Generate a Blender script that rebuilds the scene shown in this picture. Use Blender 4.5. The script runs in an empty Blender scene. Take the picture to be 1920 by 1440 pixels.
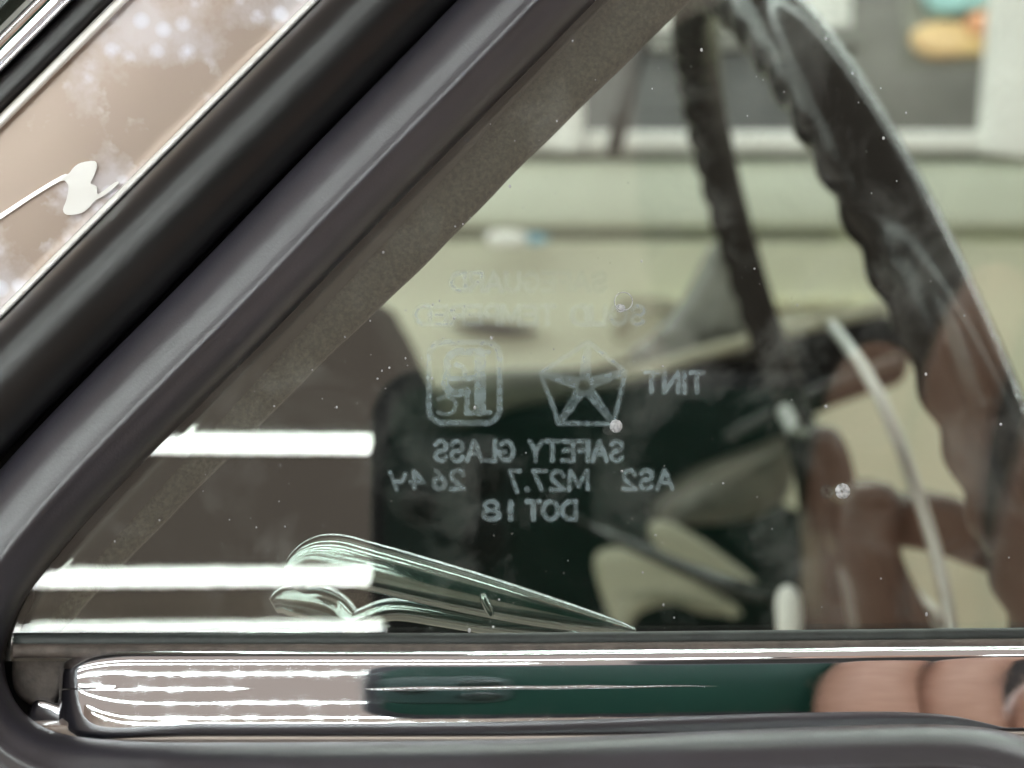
import bpy, bmesh, math, random
from mathutils import Vector, Matrix
from mathutils.geometry import tessellate_polygon
random.seed(4)
S = bpy.context.scene
COL = S.collection
# ---------------------------------------------------------------- camera, world, exposure
K = 0.6833 / 1920.0            # tangent per photograph pixel
PITCH = math.radians(8)        # the camera looks slightly down
CAMZ = 1.12
cd = bpy.data.cameras.new('camera')
cam = bpy.data.objects.new('camera', cd); COL.objects.link(cam)
cam.location = (0, 0, CAMZ); cam.rotation_euler = (math.pi / 2 - PITCH, 0, 0)
cd.sensor_width = 36; cd.lens = 36 / 0.6833
cd.clip_start = 0.005; cd.clip_end = 60
cd.dof.use_dof = True; cd.dof.focus_distance = 0.212; cd.dof.aperture_fstop = 18
S.camera = cam
wd = bpy.data.worlds.new('World'); S.world = wd; wd.use_nodes = True
bg = wd.node_tree.nodes['Background']
bg.inputs[0].default_value = (0.50, 0.425, 0.37, 1); bg.inputs[1].default_value = 0.62
S.view_settings.view_transform = 'Standard'; S.view_settings.look = 'None'
S.view_settings.exposure = 0.42; S.view_settings.gamma = 1
S.cycles.use_denoising = True
S.cycles.max_bounces = 10; S.cycles.transparent_max_bounces = 16
S.cycles.caustics_reflective = True
S.cycles.sample_clamp_indirect = 6

# ---------------------------------------------------------------- coordinates
RX = Matrix.Rotation(-PITCH, 3, 'X')
def W(p): return RX @ Vector(p) + Vector((0, 0, CAMZ))
def Wi(q): return RX.transposed() @ (Vector(q) - Vector((0, 0, CAMZ)))
N = Vector((0.0623, -1, 0.080)).normalized()      # outward normal of the vent glass
D0 = 0.21
GP = Vector((0, D0, 0))
def ray(px, py): return Vector(((px - 960) * K, 1, (720 - py) * K))
def P(px, py, D): return W(ray(px, py) * D)
def gdepth(px, py): return N.dot(GP) / N.dot(ray(px, py))
def G(px, py, off=0.0): return P(px, py, gdepth(px, py) + off)
def refl_hit(px, py, yp):      # where a ray mirrored by the glass meets a plane behind it
    d = ray(px, py); h = d * gdepth(px, py)
    r = d - 2 * d.dot(N) * N
    return h + r * ((yp - h.y) / r.y)

# ---------------------------------------------------------------- materials
def nodes(m):
    m.use_nodes = True; nt = m.node_tree; nt.nodes.clear()
    return nt, nt.nodes.new, nt.links.new
MATS = {}
def mat(name, col, rough=0.5, metal=0.0, spec=0.5, bump=0.0, bscale=200, var=0.0, vscale=40, rvar=0.0,
        col2=None, coat=0.0, emit=None, stretch=None, bdetail=4):
    m = bpy.data.materials.new(name); nt, nn, ln = nodes(m)
    out = nn('ShaderNodeOutputMaterial'); b = nn('ShaderNodeBsdfPrincipled'); ln(b.outputs[0], out.inputs[0])
    b.inputs['Base Color'].default_value = (*col, 1); b.inputs['Roughness'].default_value = rough
    b.inputs['Metallic'].default_value = metal; b.inputs['Specular IOR Level'].default_value = spec
    b.inputs['Coat Weight'].default_value = coat
    tc = nn('ShaderNodeTexCoord'); src = tc.outputs['Object']
    if stretch:
        mp = nn('ShaderNodeMapping'); mp.inputs['Scale'].default_value = stretch; ln(src, mp.inputs[0]); src = mp.outputs[0]
    if var or col2:
        n = nn('ShaderNodeTexNoise'); n.inputs['Scale'].default_value = vscale; n.inputs['Detail'].default_value = 6
        n.inputs['Roughness'].default_value = 0.65
        ln(src, n.inputs['Vector'])
        cr = nn('ShaderNodeValToRGB'); cr.color_ramp.elements[0].position = .38; cr.color_ramp.elements[1].position = .66
        c2 = col2 or tuple(max(0, c * (1 - var)) for c in col)
        cr.color_ramp.elements[0].color = (*c2, 1)
        cr.color_ramp.elements[1].color = (*(tuple(min(1, c * (1 + var)) for c in col)), 1)
        ln(n.outputs[0], cr.inputs[0]); ln(cr.outputs[0], b.inputs['Base Color'])
    if rvar:
        n2 = nn('ShaderNodeTexNoise'); n2.inputs['Scale'].default_value = vscale * 1.7; n2.inputs['Detail'].default_value = 5
        ln(src, n2.inputs['Vector'])
        mr = nn('ShaderNodeMapRange'); mr.inputs[1].default_value = .35; mr.inputs[2].default_value = .7
        mr.inputs[3].default_value = max(0.01, rough - rvar); mr.inputs[4].default_value = rough + rvar
        ln(n2.outputs[0], mr.inputs[0]); ln(mr.outputs[0], b.inputs['Roughness'])
    if bump:
        n3 = nn('ShaderNodeTexNoise'); n3.inputs['Scale'].default_value = bscale; n3.inputs['Detail'].default_value = bdetail
        ln(src, n3.inputs['Vector'])
        bp = nn('ShaderNodeBump'); bp.inputs['Strength'].default_value = 1; bp.inputs['Distance'].default_value = bump
        ln(n3.outputs[0], bp.inputs['Height']); ln(bp.outputs[0], b.inputs['Normal'])
    if emit:
        b.inputs['Emission Color'].default_value = (*emit[0], 1); b.inputs['Emission Strength'].default_value = emit[1]
    MATS[name] = m
    return m

rubber = mat('satin_rubber', (0.032, 0.030, 0.040), .34, spec=.95, bump=.00003, bscale=2600, var=.22, vscale=30, rvar=.05)
black_rubber = mat('black_rubber', (0.008, 0.008, 0.009), .31, spec=.55, bump=.000006, bscale=120, var=.25, vscale=30, rvar=.02)
channel_rubber = mat('grained_rubber', (0.085, 0.076, 0.056), .5, spec=.4, bump=.00030, bscale=1900, col2=(.016, .014, .010), vscale=1500, bdetail=2)
dusty_rubber = mat('dusty_rubber', (0.13, 0.105, 0.092), .6, spec=.4, bump=.0001, bscale=1500, col2=(.07, .058, .052), vscale=300)
dark_strip = mat('dark_strip', (0.035, 0.042, 0.040), .5, bump=.00006, bscale=1200, col2=(.02, .025, .025), vscale=200)
chrome = mat('polished_chrome', (0.90, 0.92, 0.97), .035, 1, bump=.000016, bscale=70, bdetail=1, rvar=.03, vscale=260)
latch_chrome = mat('latch_chrome', (0.36, 0.40, 0.40), .10, 1, bump=.000004, bscale=500, rvar=.03, vscale=300)
gap_black = mat('backing_black', (0.006, 0.006, 0.006), .8)  # near-black for backing plates and gap filler
black_plastic = mat('glossy_black_plastic', (0.009, 0.007, 0.006), .14, spec=.28, bump=.00004, bscale=90, rvar=.04, vscale=80)
dark_trim = mat('dark_grey_trim', (0.022, 0.020, 0.018), .42, bump=.0002, bscale=300, var=.3, vscale=25)
dash_dark = mat('dark_brown_vinyl', (0.004, 0.0038, 0.0036), .7, spec=.03, bump=.0003, bscale=300, var=.35, vscale=14)
cream = mat('cream_green_paint', (0.58, 0.58, 0.44), .42, var=.05, vscale=4, bump=.0004, bscale=20)
pale_green = mat('pale_green_paint', (0.66, 0.70, 0.58), .35, var=.06, vscale=5)
cream_vinyl = mat('cream_vinyl', (0.30, 0.29, 0.21), .5, var=.12, vscale=10)
white_paint = mat('white_frame_paint', (0.90, 0.90, 0.86), .3, var=.04, vscale=12)
groove = mat('groove_grey', (0.24, 0.25, 0.19), .5)  # grey of the trim line across the passenger door
satin_metal = mat('brushed_metal', (0.36, 0.36, 0.34), .38, 1, rvar=.06, vscale=50)
windscreen = mat('dark_windscreen', (0.022, 0.032, 0.028), .25, var=.3, vscale=60)

glare_white = mat('painted_glare_white', (.95, .95, .93), .12, spec=1, coat=1)  # white paint standing in for ceiling tubes mirrored on the trim
# worn stainless trim: tan room reflection put into the base colour, with pale pits
def trim_metal():
    m = bpy.data.materials.new('tan_reflection_finish'); nt, nn, ln = nodes(m)
    out = nn('ShaderNodeOutputMaterial'); b = nn('ShaderNodeBsdfPrincipled'); ln(b.outputs[0], out.inputs[0])
    b.inputs['Metallic'].default_value = .35; b.inputs['Roughness'].default_value = .34
    tc = nn('ShaderNodeTexCoord')
    n = nn('ShaderNodeTexNoise'); n.inputs['Scale'].default_value = 62; n.inputs['Detail'].default_value = 5; n.inputs['Roughness'].default_value = .6
    ln(tc.outputs['Object'], n.inputs['Vector'])
    v = nn('ShaderNodeTexVoronoi'); v.inputs['Scale'].default_value = 300; v.inputs['Randomness'].default_value = 1
    ln(tc.outputs['Object'], v.inputs['Vector'])
    c = nn('ShaderNodeValToRGB'); c.color_ramp.elements[0].position = .08; c.color_ramp.elements[0].color = (1, 1, 1, 1)
    c.color_ramp.elements[1].position = .42; c.color_ramp.elements[1].color = (0, 0, 0, 1); ln(v.outputs['Distance'], c.inputs[0])
    cm = nn('ShaderNodeValToRGB'); cm.color_ramp.elements[0].position = .46; cm.color_ramp.elements[1].position = .60
    ln(n.outputs[0], cm.inputs[0])
    mul = nn('ShaderNodeMath'); mul.operation = 'MULTIPLY'; ln(c.outputs[0], mul.inputs[0]); ln(cm.outputs[0], mul.inputs[1])
    soft = nn('ShaderNodeMath'); soft.operation = 'MULTIPLY_ADD'; soft.inputs[1].default_value = .35
    ln(cm.outputs[0], soft.inputs[0]); ln(mul.outputs[0], soft.inputs[2])
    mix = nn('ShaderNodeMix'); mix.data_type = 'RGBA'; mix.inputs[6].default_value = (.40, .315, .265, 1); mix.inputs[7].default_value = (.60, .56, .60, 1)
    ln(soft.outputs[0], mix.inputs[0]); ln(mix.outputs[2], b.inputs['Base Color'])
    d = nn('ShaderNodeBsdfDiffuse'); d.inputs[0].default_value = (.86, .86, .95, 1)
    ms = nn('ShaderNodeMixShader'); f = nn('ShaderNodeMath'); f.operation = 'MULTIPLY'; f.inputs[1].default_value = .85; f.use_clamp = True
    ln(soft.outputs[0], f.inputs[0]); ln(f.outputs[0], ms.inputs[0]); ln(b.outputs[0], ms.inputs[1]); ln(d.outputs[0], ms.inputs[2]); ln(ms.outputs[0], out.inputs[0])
    bp = nn('ShaderNodeBump'); bp.inputs['Distance'].default_value = .00006; n2 = nn('ShaderNodeTexNoise'); n2.inputs['Scale'].default_value = 150
    ln(tc.outputs['Object'], n2.inputs['Vector']); ln(n2.outputs[0], bp.inputs['Height']); ln(bp.outputs[0], b.inputs['Normal'])
    return m
trim = trim_metal()

def glass_material():
    m = bpy.data.materials.new('dusty_tinted_glass'); nt, nn, ln = nodes(m)
    out = nn('ShaderNodeOutputMaterial')
    tr = nn('ShaderNodeBsdfTransparent'); tr.inputs[0].default_value = (.925, .955, .925, 1)
    gl = nn('ShaderNodeBsdfGlossy'); gl.inputs['Roughness'].default_value = 0.0; gl.inputs[0].default_value = (1, .99, .96, 1)
    lw = nn('ShaderNodeLayerWeight'); lw.inputs[0].default_value = .5
    pw = nn('ShaderNodeMath'); pw.operation = 'POWER'; pw.inputs[1].default_value = 5; ln(lw.outputs['Facing'], pw.inputs[0])
    ma = nn('ShaderNodeMath'); ma.operation = 'MULTIPLY_ADD'; ma.inputs[1].default_value = .9; ma.inputs[2].default_value = .095; ln(pw.outputs[0], ma.inputs[0])
    m1 = nn('ShaderNodeMixShader'); ln(ma.outputs[0], m1.inputs[0]); ln(tr.outputs[0], m1.inputs[1]); ln(gl.outputs[0], m1.inputs[2])
    # dust film: soft smudges plus fine specks
    tc = nn('ShaderNodeTexCoord')
    n = nn('ShaderNodeTexNoise'); n.inputs['Scale'].default_value = 75; n.inputs['Detail'].default_value = 5; n.inputs['Roughness'].default_value = .62
    n.inputs['Distortion'].default_value = .6
    ln(tc.outputs['Object'], n.inputs['Vector'])
    r = nn('ShaderNodeMapRange'); r.inputs[1].default_value = .52; r.inputs[2].default_value = .68; r.inputs[3].default_value = .0; r.inputs[4].default_value = .050
    ln(n.outputs[0], r.inputs[0])
    v = nn('ShaderNodeTexVoronoi'); v.inputs['Scale'].default_value = 420; ln(tc.outputs['Object'], v.inputs['Vector'])
    lt = nn('ShaderNodeMapRange'); lt.inputs[1].default_value = .08; lt.inputs[2].default_value = .02; lt.inputs[3].default_value = 0; lt.inputs[4].default_value = 1
    ln(v.outputs['Distance'], lt.inputs[0])
    sep = nn('ShaderNodeSeparateColor'); ln(v.outputs['Color'], sep.inputs[0])
    gt = nn('ShaderNodeMath'); gt.operation = 'GREATER_THAN'; gt.inputs[1].default_value = .80; ln(sep.outputs[0], gt.inputs[0])
    mu = nn('ShaderNodeMath'); mu.operation = 'MULTIPLY'; ln(lt.outputs[0], mu.inputs[0]); ln(gt.outputs[0], mu.inputs[1])
    mv = nn('ShaderNodeMath'); mv.operation = 'MULTIPLY_ADD'; mv.inputs[1].default_value = .22; ln(mu.outputs[0], mv.inputs[0]); ln(r.outputs[0], mv.inputs[2])
    df = nn('ShaderNodeBsdfDiffuse'); df.inputs[0].default_value = (.85, .87, .84, 1)
    m2 = nn('ShaderNodeMixShader'); ln(mv.outputs[0], m2.inputs[0]); ln(m1.outputs[0], m2.inputs[1]); ln(df.outputs[0], m2.inputs[2])
    ln(m2.outputs[0], out.inputs[0])
    return m
glass_m = glass_material()

def etch_material():
    m = bpy.data.materials.new('frosted_etching'); nt, nn, ln = nodes(m)
    out = nn('ShaderNodeOutputMaterial'); tr = nn('ShaderNodeBsdfTransparent')
    df = nn('ShaderNodeBsdfDiffuse'); df.inputs[0].default_value = (.74, .82, 1.0, 1)
    at = nn('ShaderNodeAttribute'); at.attribute_name = 'frost'
    r = nn('ShaderNodeMath'); r.operation = 'MULTIPLY'; r.inputs[1].default_value = .40; ln(at.outputs['Fac'], r.inputs[0])
    mx = nn('ShaderNodeMixShader'); ln(r.outputs[0], mx.inputs[0]); ln(tr.outputs[0], mx.inputs[1]); ln(df.outputs[0], mx.inputs[2]); ln(mx.outputs[0], out.inputs[0])
    return m
etch = etch_material()

# ---------------------------------------------------------------- object helpers
def empty(name, loc, label, cat, group=None):
    o = bpy.data.objects.new(name, None); COL.objects.link(o); o.location = loc; o.empty_display_size = .05
    o['label'] = label; o['category'] = cat
    if group: o['group'] = group
    return o
def origin(o):
    v = Vector(o.location)
    while o.parent: o = o.parent; v += Vector(o.location)
    return v
def link(name, me, m, parent=None, smooth=True, label=None, **props):
    o = bpy.data.objects.new(name, me); COL.objects.link(o)
    if m and not me.materials: me.materials.append(m)
    if parent:
        o.parent = parent
        me.transform(Matrix.Translation(-origin(parent)))
    for p in me.polygons: p.use_smooth = smooth
    if label: o['label'] = label
    for k, v in props.items(): o[k] = v
    return o
def mesh(name, vs, fs, m, parent=None, smooth=True, **kw):
    me = bpy.data.meshes.new(name); me.from_pydata([tuple(v) for v in vs], [], fs)
    bm = bmesh.new(); bm.from_mesh(me); bmesh.ops.recalc_face_normals(bm, faces=bm.faces); bm.to_mesh(me); bm.free()
    return link(name, me, m, parent, smooth, **kw)
def spline(pts, n=10, closed=False):
    pts = [Vector(p) for p in pts]; out = []; L = len(pts)
    rng = range(L) if closed else range(L - 1)
    for i in rng:
        g = lambda j: pts[j % L] if closed else pts[max(0, min(L - 1, j))]
        a, b, c, d = g(i - 1), g(i), g(i + 1), g(i + 2)
        for k in range(n):
            t = k / n
            out.append(.5 * ((2 * b) + (c - a) * t + (2 * a - 5 * b + 4 * c - d) * t * t + (3 * b - a - 3 * c + d) * t ** 3))
    if not closed: out.append(pts[-1])
    return out
def grid(rows, closed_u=False, caps=True):
    vs = []; fs = []; m = len(rows[0]); n = len(rows)
    for r in rows: vs += r
    for i in range(n - 1):
        for j in range(m if closed_u else m - 1):
            fs.append((i * m + j, i * m + (j + 1) % m, (i + 1) * m + (j + 1) % m, (i + 1) * m + j))
    if closed_u and caps:
        fs.append(tuple(range(m))); fs.append(tuple((n - 1) * m + j for j in range(m)))
    return vs, fs
def band(name, path, prof, m, parent, base=0.0, **kw):
    """sweep: path = px points along the inner edge; prof = closed loop of (px outward, metres towards the viewer)"""
    rows = []
    L = len(path)
    for i, p in enumerate(path):
        a, b = path[max(0, i - 1)], path[min(L - 1, i + 1)]
        t = (b - a).normalized(); nx, ny = t.y, -t.x          # left of travel
        if kw_side[0] < 0: nx, ny = -nx, -ny
        bs = base(i / (L - 1)) if callable(base) else base
        rows.append([G(p.x + nx * u, p.y + ny * u, bs - w) for u, w in prof])
    vs, fs = grid(rows, True)
    return mesh(name, vs, fs, m, parent, **kw)
kw_side = [1]
def round_prof(w, h, n=14, back=.004, u0=0, skew=0, e=.5):
    pr = []
    for i in range(n + 1):
        t = i / n; s = 1 - abs(2 * t - 1) ** 2.0
        pr.append((u0 + w * t, h * max(0, s) ** e * (1 + skew * (t - .5))))
    pr += [(u0 + w, -back), (u0, -back)]
    return pr
def solid(name, poly, D, thick, m, parent, smooth_poly=6, closed=True, bev=.002, dfun=None, **kw):
    """thick plate with rounded front edge whose outline is seen at poly from the window"""
    pts = spline([(x, y, 0) for x, y in poly], smooth_poly, True) if smooth_poly else [Vector((x, y, 0)) for x, y in poly]
    c = sum(pts, Vector()) / len(pts)
    f = dfun or (lambda x, y: D)
    loops = []
    L = len(pts)
    nrm = []
    area = sum(pts[i].x * pts[(i + 1) % L].y - pts[(i + 1) % L].x * pts[i].y for i in range(L))
    for i in range(L):
        t = (pts[(i + 1) % L] - pts[i - 1]).normalized(); n = Vector((-t.y, t.x, 0)) * (1 if area > 0 else -1); nrm.append(n)
    bpx = bev / (D * K)
    bm = bmesh.new()
    for k, (ins, dz) in enumerate(((1.0, 0), (.5, .13), (.15, .5), (0, 1.0))):
        loops.append([bm.verts.new(P(pts[i].x + nrm[i].x * bpx * ins, pts[i].y + nrm[i].y * bpx * ins, f(pts[i].x, pts[i].y) + bev * dz)) for i in range(L)])
    loops.append([bm.verts.new(P(pts[i].x, pts[i].y, f(pts[i].x, pts[i].y) + bev) + W((0, thick, 0)) - W((0, 0, 0))) for i in range(L)])
    for a, b in zip(loops, loops[1:]):
        for i in range(L): bm.faces.new((a[i], a[(i + 1) % L], b[(i + 1) % L], b[i]))
    tri = tessellate_polygon([[Vector((p.x, p.y, 0)) for p in pts]])
    for lp in (loops[0], loops[-1]):
        for a, b, c in tri:
            try: bm.faces.new((lp[a], lp[b], lp[c]))
            except ValueError: pass
    bmesh.ops.recalc_face_normals(bm, faces=bm.faces)
    me = bpy.data.meshes.new(name); bm.to_mesh(me); bm.free()
    o = link(name, me, m, parent, True, **kw)
    try: me.set_sharp_from_angle(angle=math.radians(50))
    except Exception: pass
    return o
def box(name, p0, p1, m, parent=None, bev=.003, **kw):
    """box between two corners in camera-level coordinates"""
    bm = bmesh.new(); bmesh.ops.create_cube(bm, size=1)
    for v in bm.verts:
        v.co = Vector([(p0[i] + p1[i]) / 2 + v.co[i] * (p1[i] - p0[i]) for i in range(3)])
    if bev: bmesh.ops.bevel(bm, geom=bm.edges[:], offset=bev, segments=2, affect='EDGES')
    for v in bm.verts: v.co = W(v.co)
    me = bpy.data.meshes.new(name); bm.to_mesh(me); bm.free()
    return link(name, me, m, parent, False, **kw)
def tube(name, pts, rad, m, parent, seg=16, flat=1.0, world=False, up=Vector((0, 1, 0)), **kw):
    """tube through camera-space points; rad = list or number"""
    n = len(pts); rows = []
    for i, p in enumerate(pts):
        t = (pts[min(n - 1, i + 1)] - pts[max(0, i - 1)]).normalized()
        a = t.cross(up).normalized(); b = a.cross(t).normalized()
        r = rad[i] if isinstance(rad, (list, tuple)) else rad
        rows.append([(p + a * math.cos(q) * r + b * math.sin(q) * r * flat) for q in [2 * math.pi * k / seg for k in range(seg)]])
    vs, fs = grid(rows, True)
    if not world: vs = [W(v) for v in vs]
    return mesh(name, vs, fs, m, parent, **kw)
def CP(px, py, D): return ray(px, py) * D

# ================================================================ THE CAR
car = empty('classic_car', (.35, .9, 0), 'classic car with small triangular vent window, chrome sill and black finger grip steering wheel', 'car')

# --- windshield side: corner glass, slim moulding, black seal, broad stainless trim
V2 = lambda x, y: Vector((x, y, 0))
def diag(s, x0=-260, x1=1500, n=24, bow=0):
    # straight diagonal px path running up to the right, x + y = s
    out = []
    for i in range(n + 1):
        x = x0 + (x1 - x0) * i / n
        out.append(V2(x, s - x + bow * math.sin(math.pi * i / n)))
    return out
kw_side[0] = 1   # outward = up/left of travel
r2 = math.sqrt(.5)
def dband(name, s_in, s_out, prof_fun, m, base, **kw):
    return band(name, diag(s_in), prof_fun((s_out - s_in) * -r2), m, car, base=base, **kw)
solid('windscreen', [(-400, -400), (420, -400), (-400, 420)], .222, .004, windscreen, car, smooth_poly=0, bev=.0005)
dband('windscreen_moulding', 138, 62, lambda w: [(0, -.004), (0, .0010), (w * .06, .0021), (w * .16, .0024), (w * .24, .0016), (w * .3, .0012), (w * .72, .0012), (w * .8, .0018), (w * .9, .0018), (w, .0004), (w, -.004)], chrome, .0085)
dband('windscreen_seal', 222, 136, lambda w: round_prof(w, .0020), black_rubber, .009)
def trim_prof(w):
    pr = [(0, -.004), (0, .0004)]
    for i in range(1, 9):                                   # rolled lower lip
        a = math.pi * i / 9; pr.append((w * .05 * (1 - math.cos(a)) / 2 * 1.0, .0004 + .0019 * math.sin(a)))
    for i in range(1, 22):
        t = i / 22; pr.append((w * (.055 + .875 * t), .0008 + .0022 * t + .0004 * math.sin(math.pi * t)))
    for i in range(0, 9):                                   # rolled upper lip
        a = math.pi * i / 8; pr.append((w * (.935 + .065 * (1 - math.cos(a)) / 2), .0030 - .0012 * i / 8 + .0010 * math.sin(a)))
    pr += [(w, -.004)]
    return pr
dband('pillar_trim', 604, 214, trim_prof, trim, .0062)
def trim_off(x, y):
    t = (604 - x - y) / 390
    return .0062 - (.0008 + .0022 * t + .0004 * math.sin(math.pi * t))
glare_outline = [(-60, 438), (0, 401), (60, 362), (115, 329), (128, 326), (138, 314), (152, 305), (178, 302), (181, 316), (174, 334), (170, 344), (182, 350), (184, 364), (215, 342), (222, 344), (196, 366), (178, 376), (166, 390), (152, 400), (126, 403), (118, 393), (124, 376), (128, 356), (126, 344), (112, 340), (60, 371), (0, 411), (-60, 448)]
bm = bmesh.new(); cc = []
glare_outline = [(p.x, p.y) for p in spline([V2(*q) for q in glare_outline], 3, True)]
top = [bm.verts.new(G(x, y, trim_off(x, y) - .0006)) for x, y in glare_outline]; bot = [bm.verts.new(G(x, y, trim_off(x, y) + .0004)) for x, y in glare_outline]
for a, b, c in tessellate_polygon([[Vector((x, y, 0)) for x, y in glare_outline]]): bm.faces.new((top[a], top[b], top[c])); bm.faces.new((bot[a], bot[b], bot[c]))
for i in range(len(glare_outline)): bm.faces.new((top[i], top[(i + 1) % len(glare_outline)], bot[(i + 1) % len(glare_outline)], bot[i]))
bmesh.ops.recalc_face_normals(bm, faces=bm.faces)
me = bpy.data.meshes.new('glare_streak'); bm.to_mesh(me); bm.free(); link('glare_streak', me, glare_white, car, False)  # raised white patch painted as a jagged glare of the tubes
band('trim_edge_glare', diag(602), round_prof(17, .0014, 10, back=.002), glare_white, car, base=.0046)  # white strips paint the tube highlights along the trim lips
band('trim_edge_glare', diag(244), round_prof(20, .0014, 10, back=.002), glare_white, car, base=.0030)
solid('pillar_backing', [(-300, 960), (1100, -440), (1500, -480), (500, 620), (-300, 1350)], .2165, .004, gap_black, car, smooth_poly=0, bev=.0003, dfun=lambda x, y: gdepth(x, y) + .0065)
# --- rubber rolls
dband('door_gasket', 862, 602, lambda w: round_prof(w, .0062, 24, skew=.5), black_rubber, .003)
inner = spline([V2(1560, -450), V2(1345, -230), V2(1116, 2), V2(905, 218), V2(700, 427), V2(500, 634), V2(310, 824), V2(200, 937), V2(120, 1027), V2(50, 1118), V2(14, 1200), V2(12, 1272), V2(44, 1335), V2(110, 1374), V2(230, 1389), V2(420, 1392), V2(700, 1390), V2(1000, 1385), V2(1300, 1372), V2(1550, 1362), V2(1720, 1358), V2(1810, 1361), V2(1870, 1368), V2(1930, 1384), V2(2010, 1410), V2(2120, 1450)], 6)
kw_side[0] = -1
def roll2(w=186):
    pr = [(0, -.006), (0, .0005)]
    for i in range(1, 28):
        t = i / 28
        h = .0075 * (1 - abs(2 * t - 1) ** 2.4) ** .62
        h += .0007 * math.exp(-((t - .42) / .07) ** 2)       # faint ridge along the crown
        pr.append((w * t, .0005 + h))
    pr += [(w, 0), (w, -.006)]
    return pr
def side_test():
    a, b = inner[10], inner[12]; t = (b - a).normalized(); return (t.y, -t.x)
band('window_frame_gasket', inner, roll2(), rubber, car, base=lambda f: .0012 - .0165 * max(0, min(1, (f - .42) / .16)) ** 1.5)

# ================================================================ VENT WINDOW
vent = bpy.data.objects.new('vent_window', None); COL.objects.link(vent); vent.parent = car
vent.location = G(900, 800) - Vector(car.location)
# glass slab, cut to the opening
gpoly = [(1430, -330), (1096, 6), (690, 422), (298, 818), (110, 1010), (36, 1104), (4, 1190), (4, 1240), (2150, 1226), (2150, -320)]
bm = bmesh.new()
fr = [bm.verts.new(G(x, y, 0)) for x, y in gpoly]; bk = [bm.verts.new(G(x, y, .0042)) for x, y in gpoly]
bm.faces.new(fr); bm.faces.new(bk[::-1])
for i in range(len(fr)): bm.faces.new((fr[i], bk[i], bk[(i + 1) % len(fr)], fr[(i + 1) % len(fr)]))
bmesh.ops.recalc_face_normals(bm, faces=bm.faces)
me = bpy.data.meshes.new('glass'); bm.to_mesh(me); bm.free()
link('glass', me, glass_m, vent, False)
# grained rubber channel behind the glass on the slope
kw_side[0] = 1
cpath = spline([V2(-100, 1240), V2(30, 1130), V2(135, 1012), V2(320, 815), V2(510, 615), V2(710, 412), V2(910, 205), V2(1120, -8), V2(1400, -290)], 8)
rows = []
for i, p in enumerate(cpath):
    a, b = cpath[max(0, i - 1)], cpath[min(len(cpath) - 1, i + 1)]
    t = (b - a).normalized(); nx, ny = -t.y, t.x
    f = i / (len(cpath) - 1)
    w = 92 + 42 * f + .7 * math.sin(i * 1.3)
    if 34 < i < 46: w += 3 * math.sin((i - 34) / 12 * math.pi)
    rows.append([G(p.x + nx * u * w, p.y + ny * u * w, .0062 + d) for u, d in ((-.12, .004), (-.12, 0), (.2, -.0006), (.5, -.0009), (.8, -.0006), (.95, .0001), (1.0, .0018), (1.0, .012), (.5, .014))])
vs, fs = grid(rows, True)
mesh('glass_channel', vs, fs, channel_rubber, vent)
# inner liner: flatter strip beyond the channel
rows = []
for i, p in enumerate(cpath):
    a, b = cpath[max(0, i - 1)], cpath[min(len(cpath) - 1, i + 1)]
    t = (b - a).normalized(); nx, ny = -t.y, t.x
    f = i / (len(cpath) - 1); w = 74 - 58 * f
    rows.append([G(p.x + nx * (u * w), p.y + ny * (u * w), .0046 + d) for u, d in ((-.2, 0), (1, 0), (1, .0008), (-.2, .0008))])
vs, fs = grid(rows, True)
mesh('glass_edge_liner', vs, fs, black_rubber, vent)

# --- etched markings on the inner face (they read mirrored from outside)
import numpy as np
def arc(cx, cy, rx, ry, a0, a1, n=10):
    return [(cx + rx * math.cos(math.radians(a0 + (a1 - a0) * i / n)), cy - ry * math.sin(math.radians(a0 + (a1 - a0) * i / n))) for i in range(n + 1)]
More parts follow.
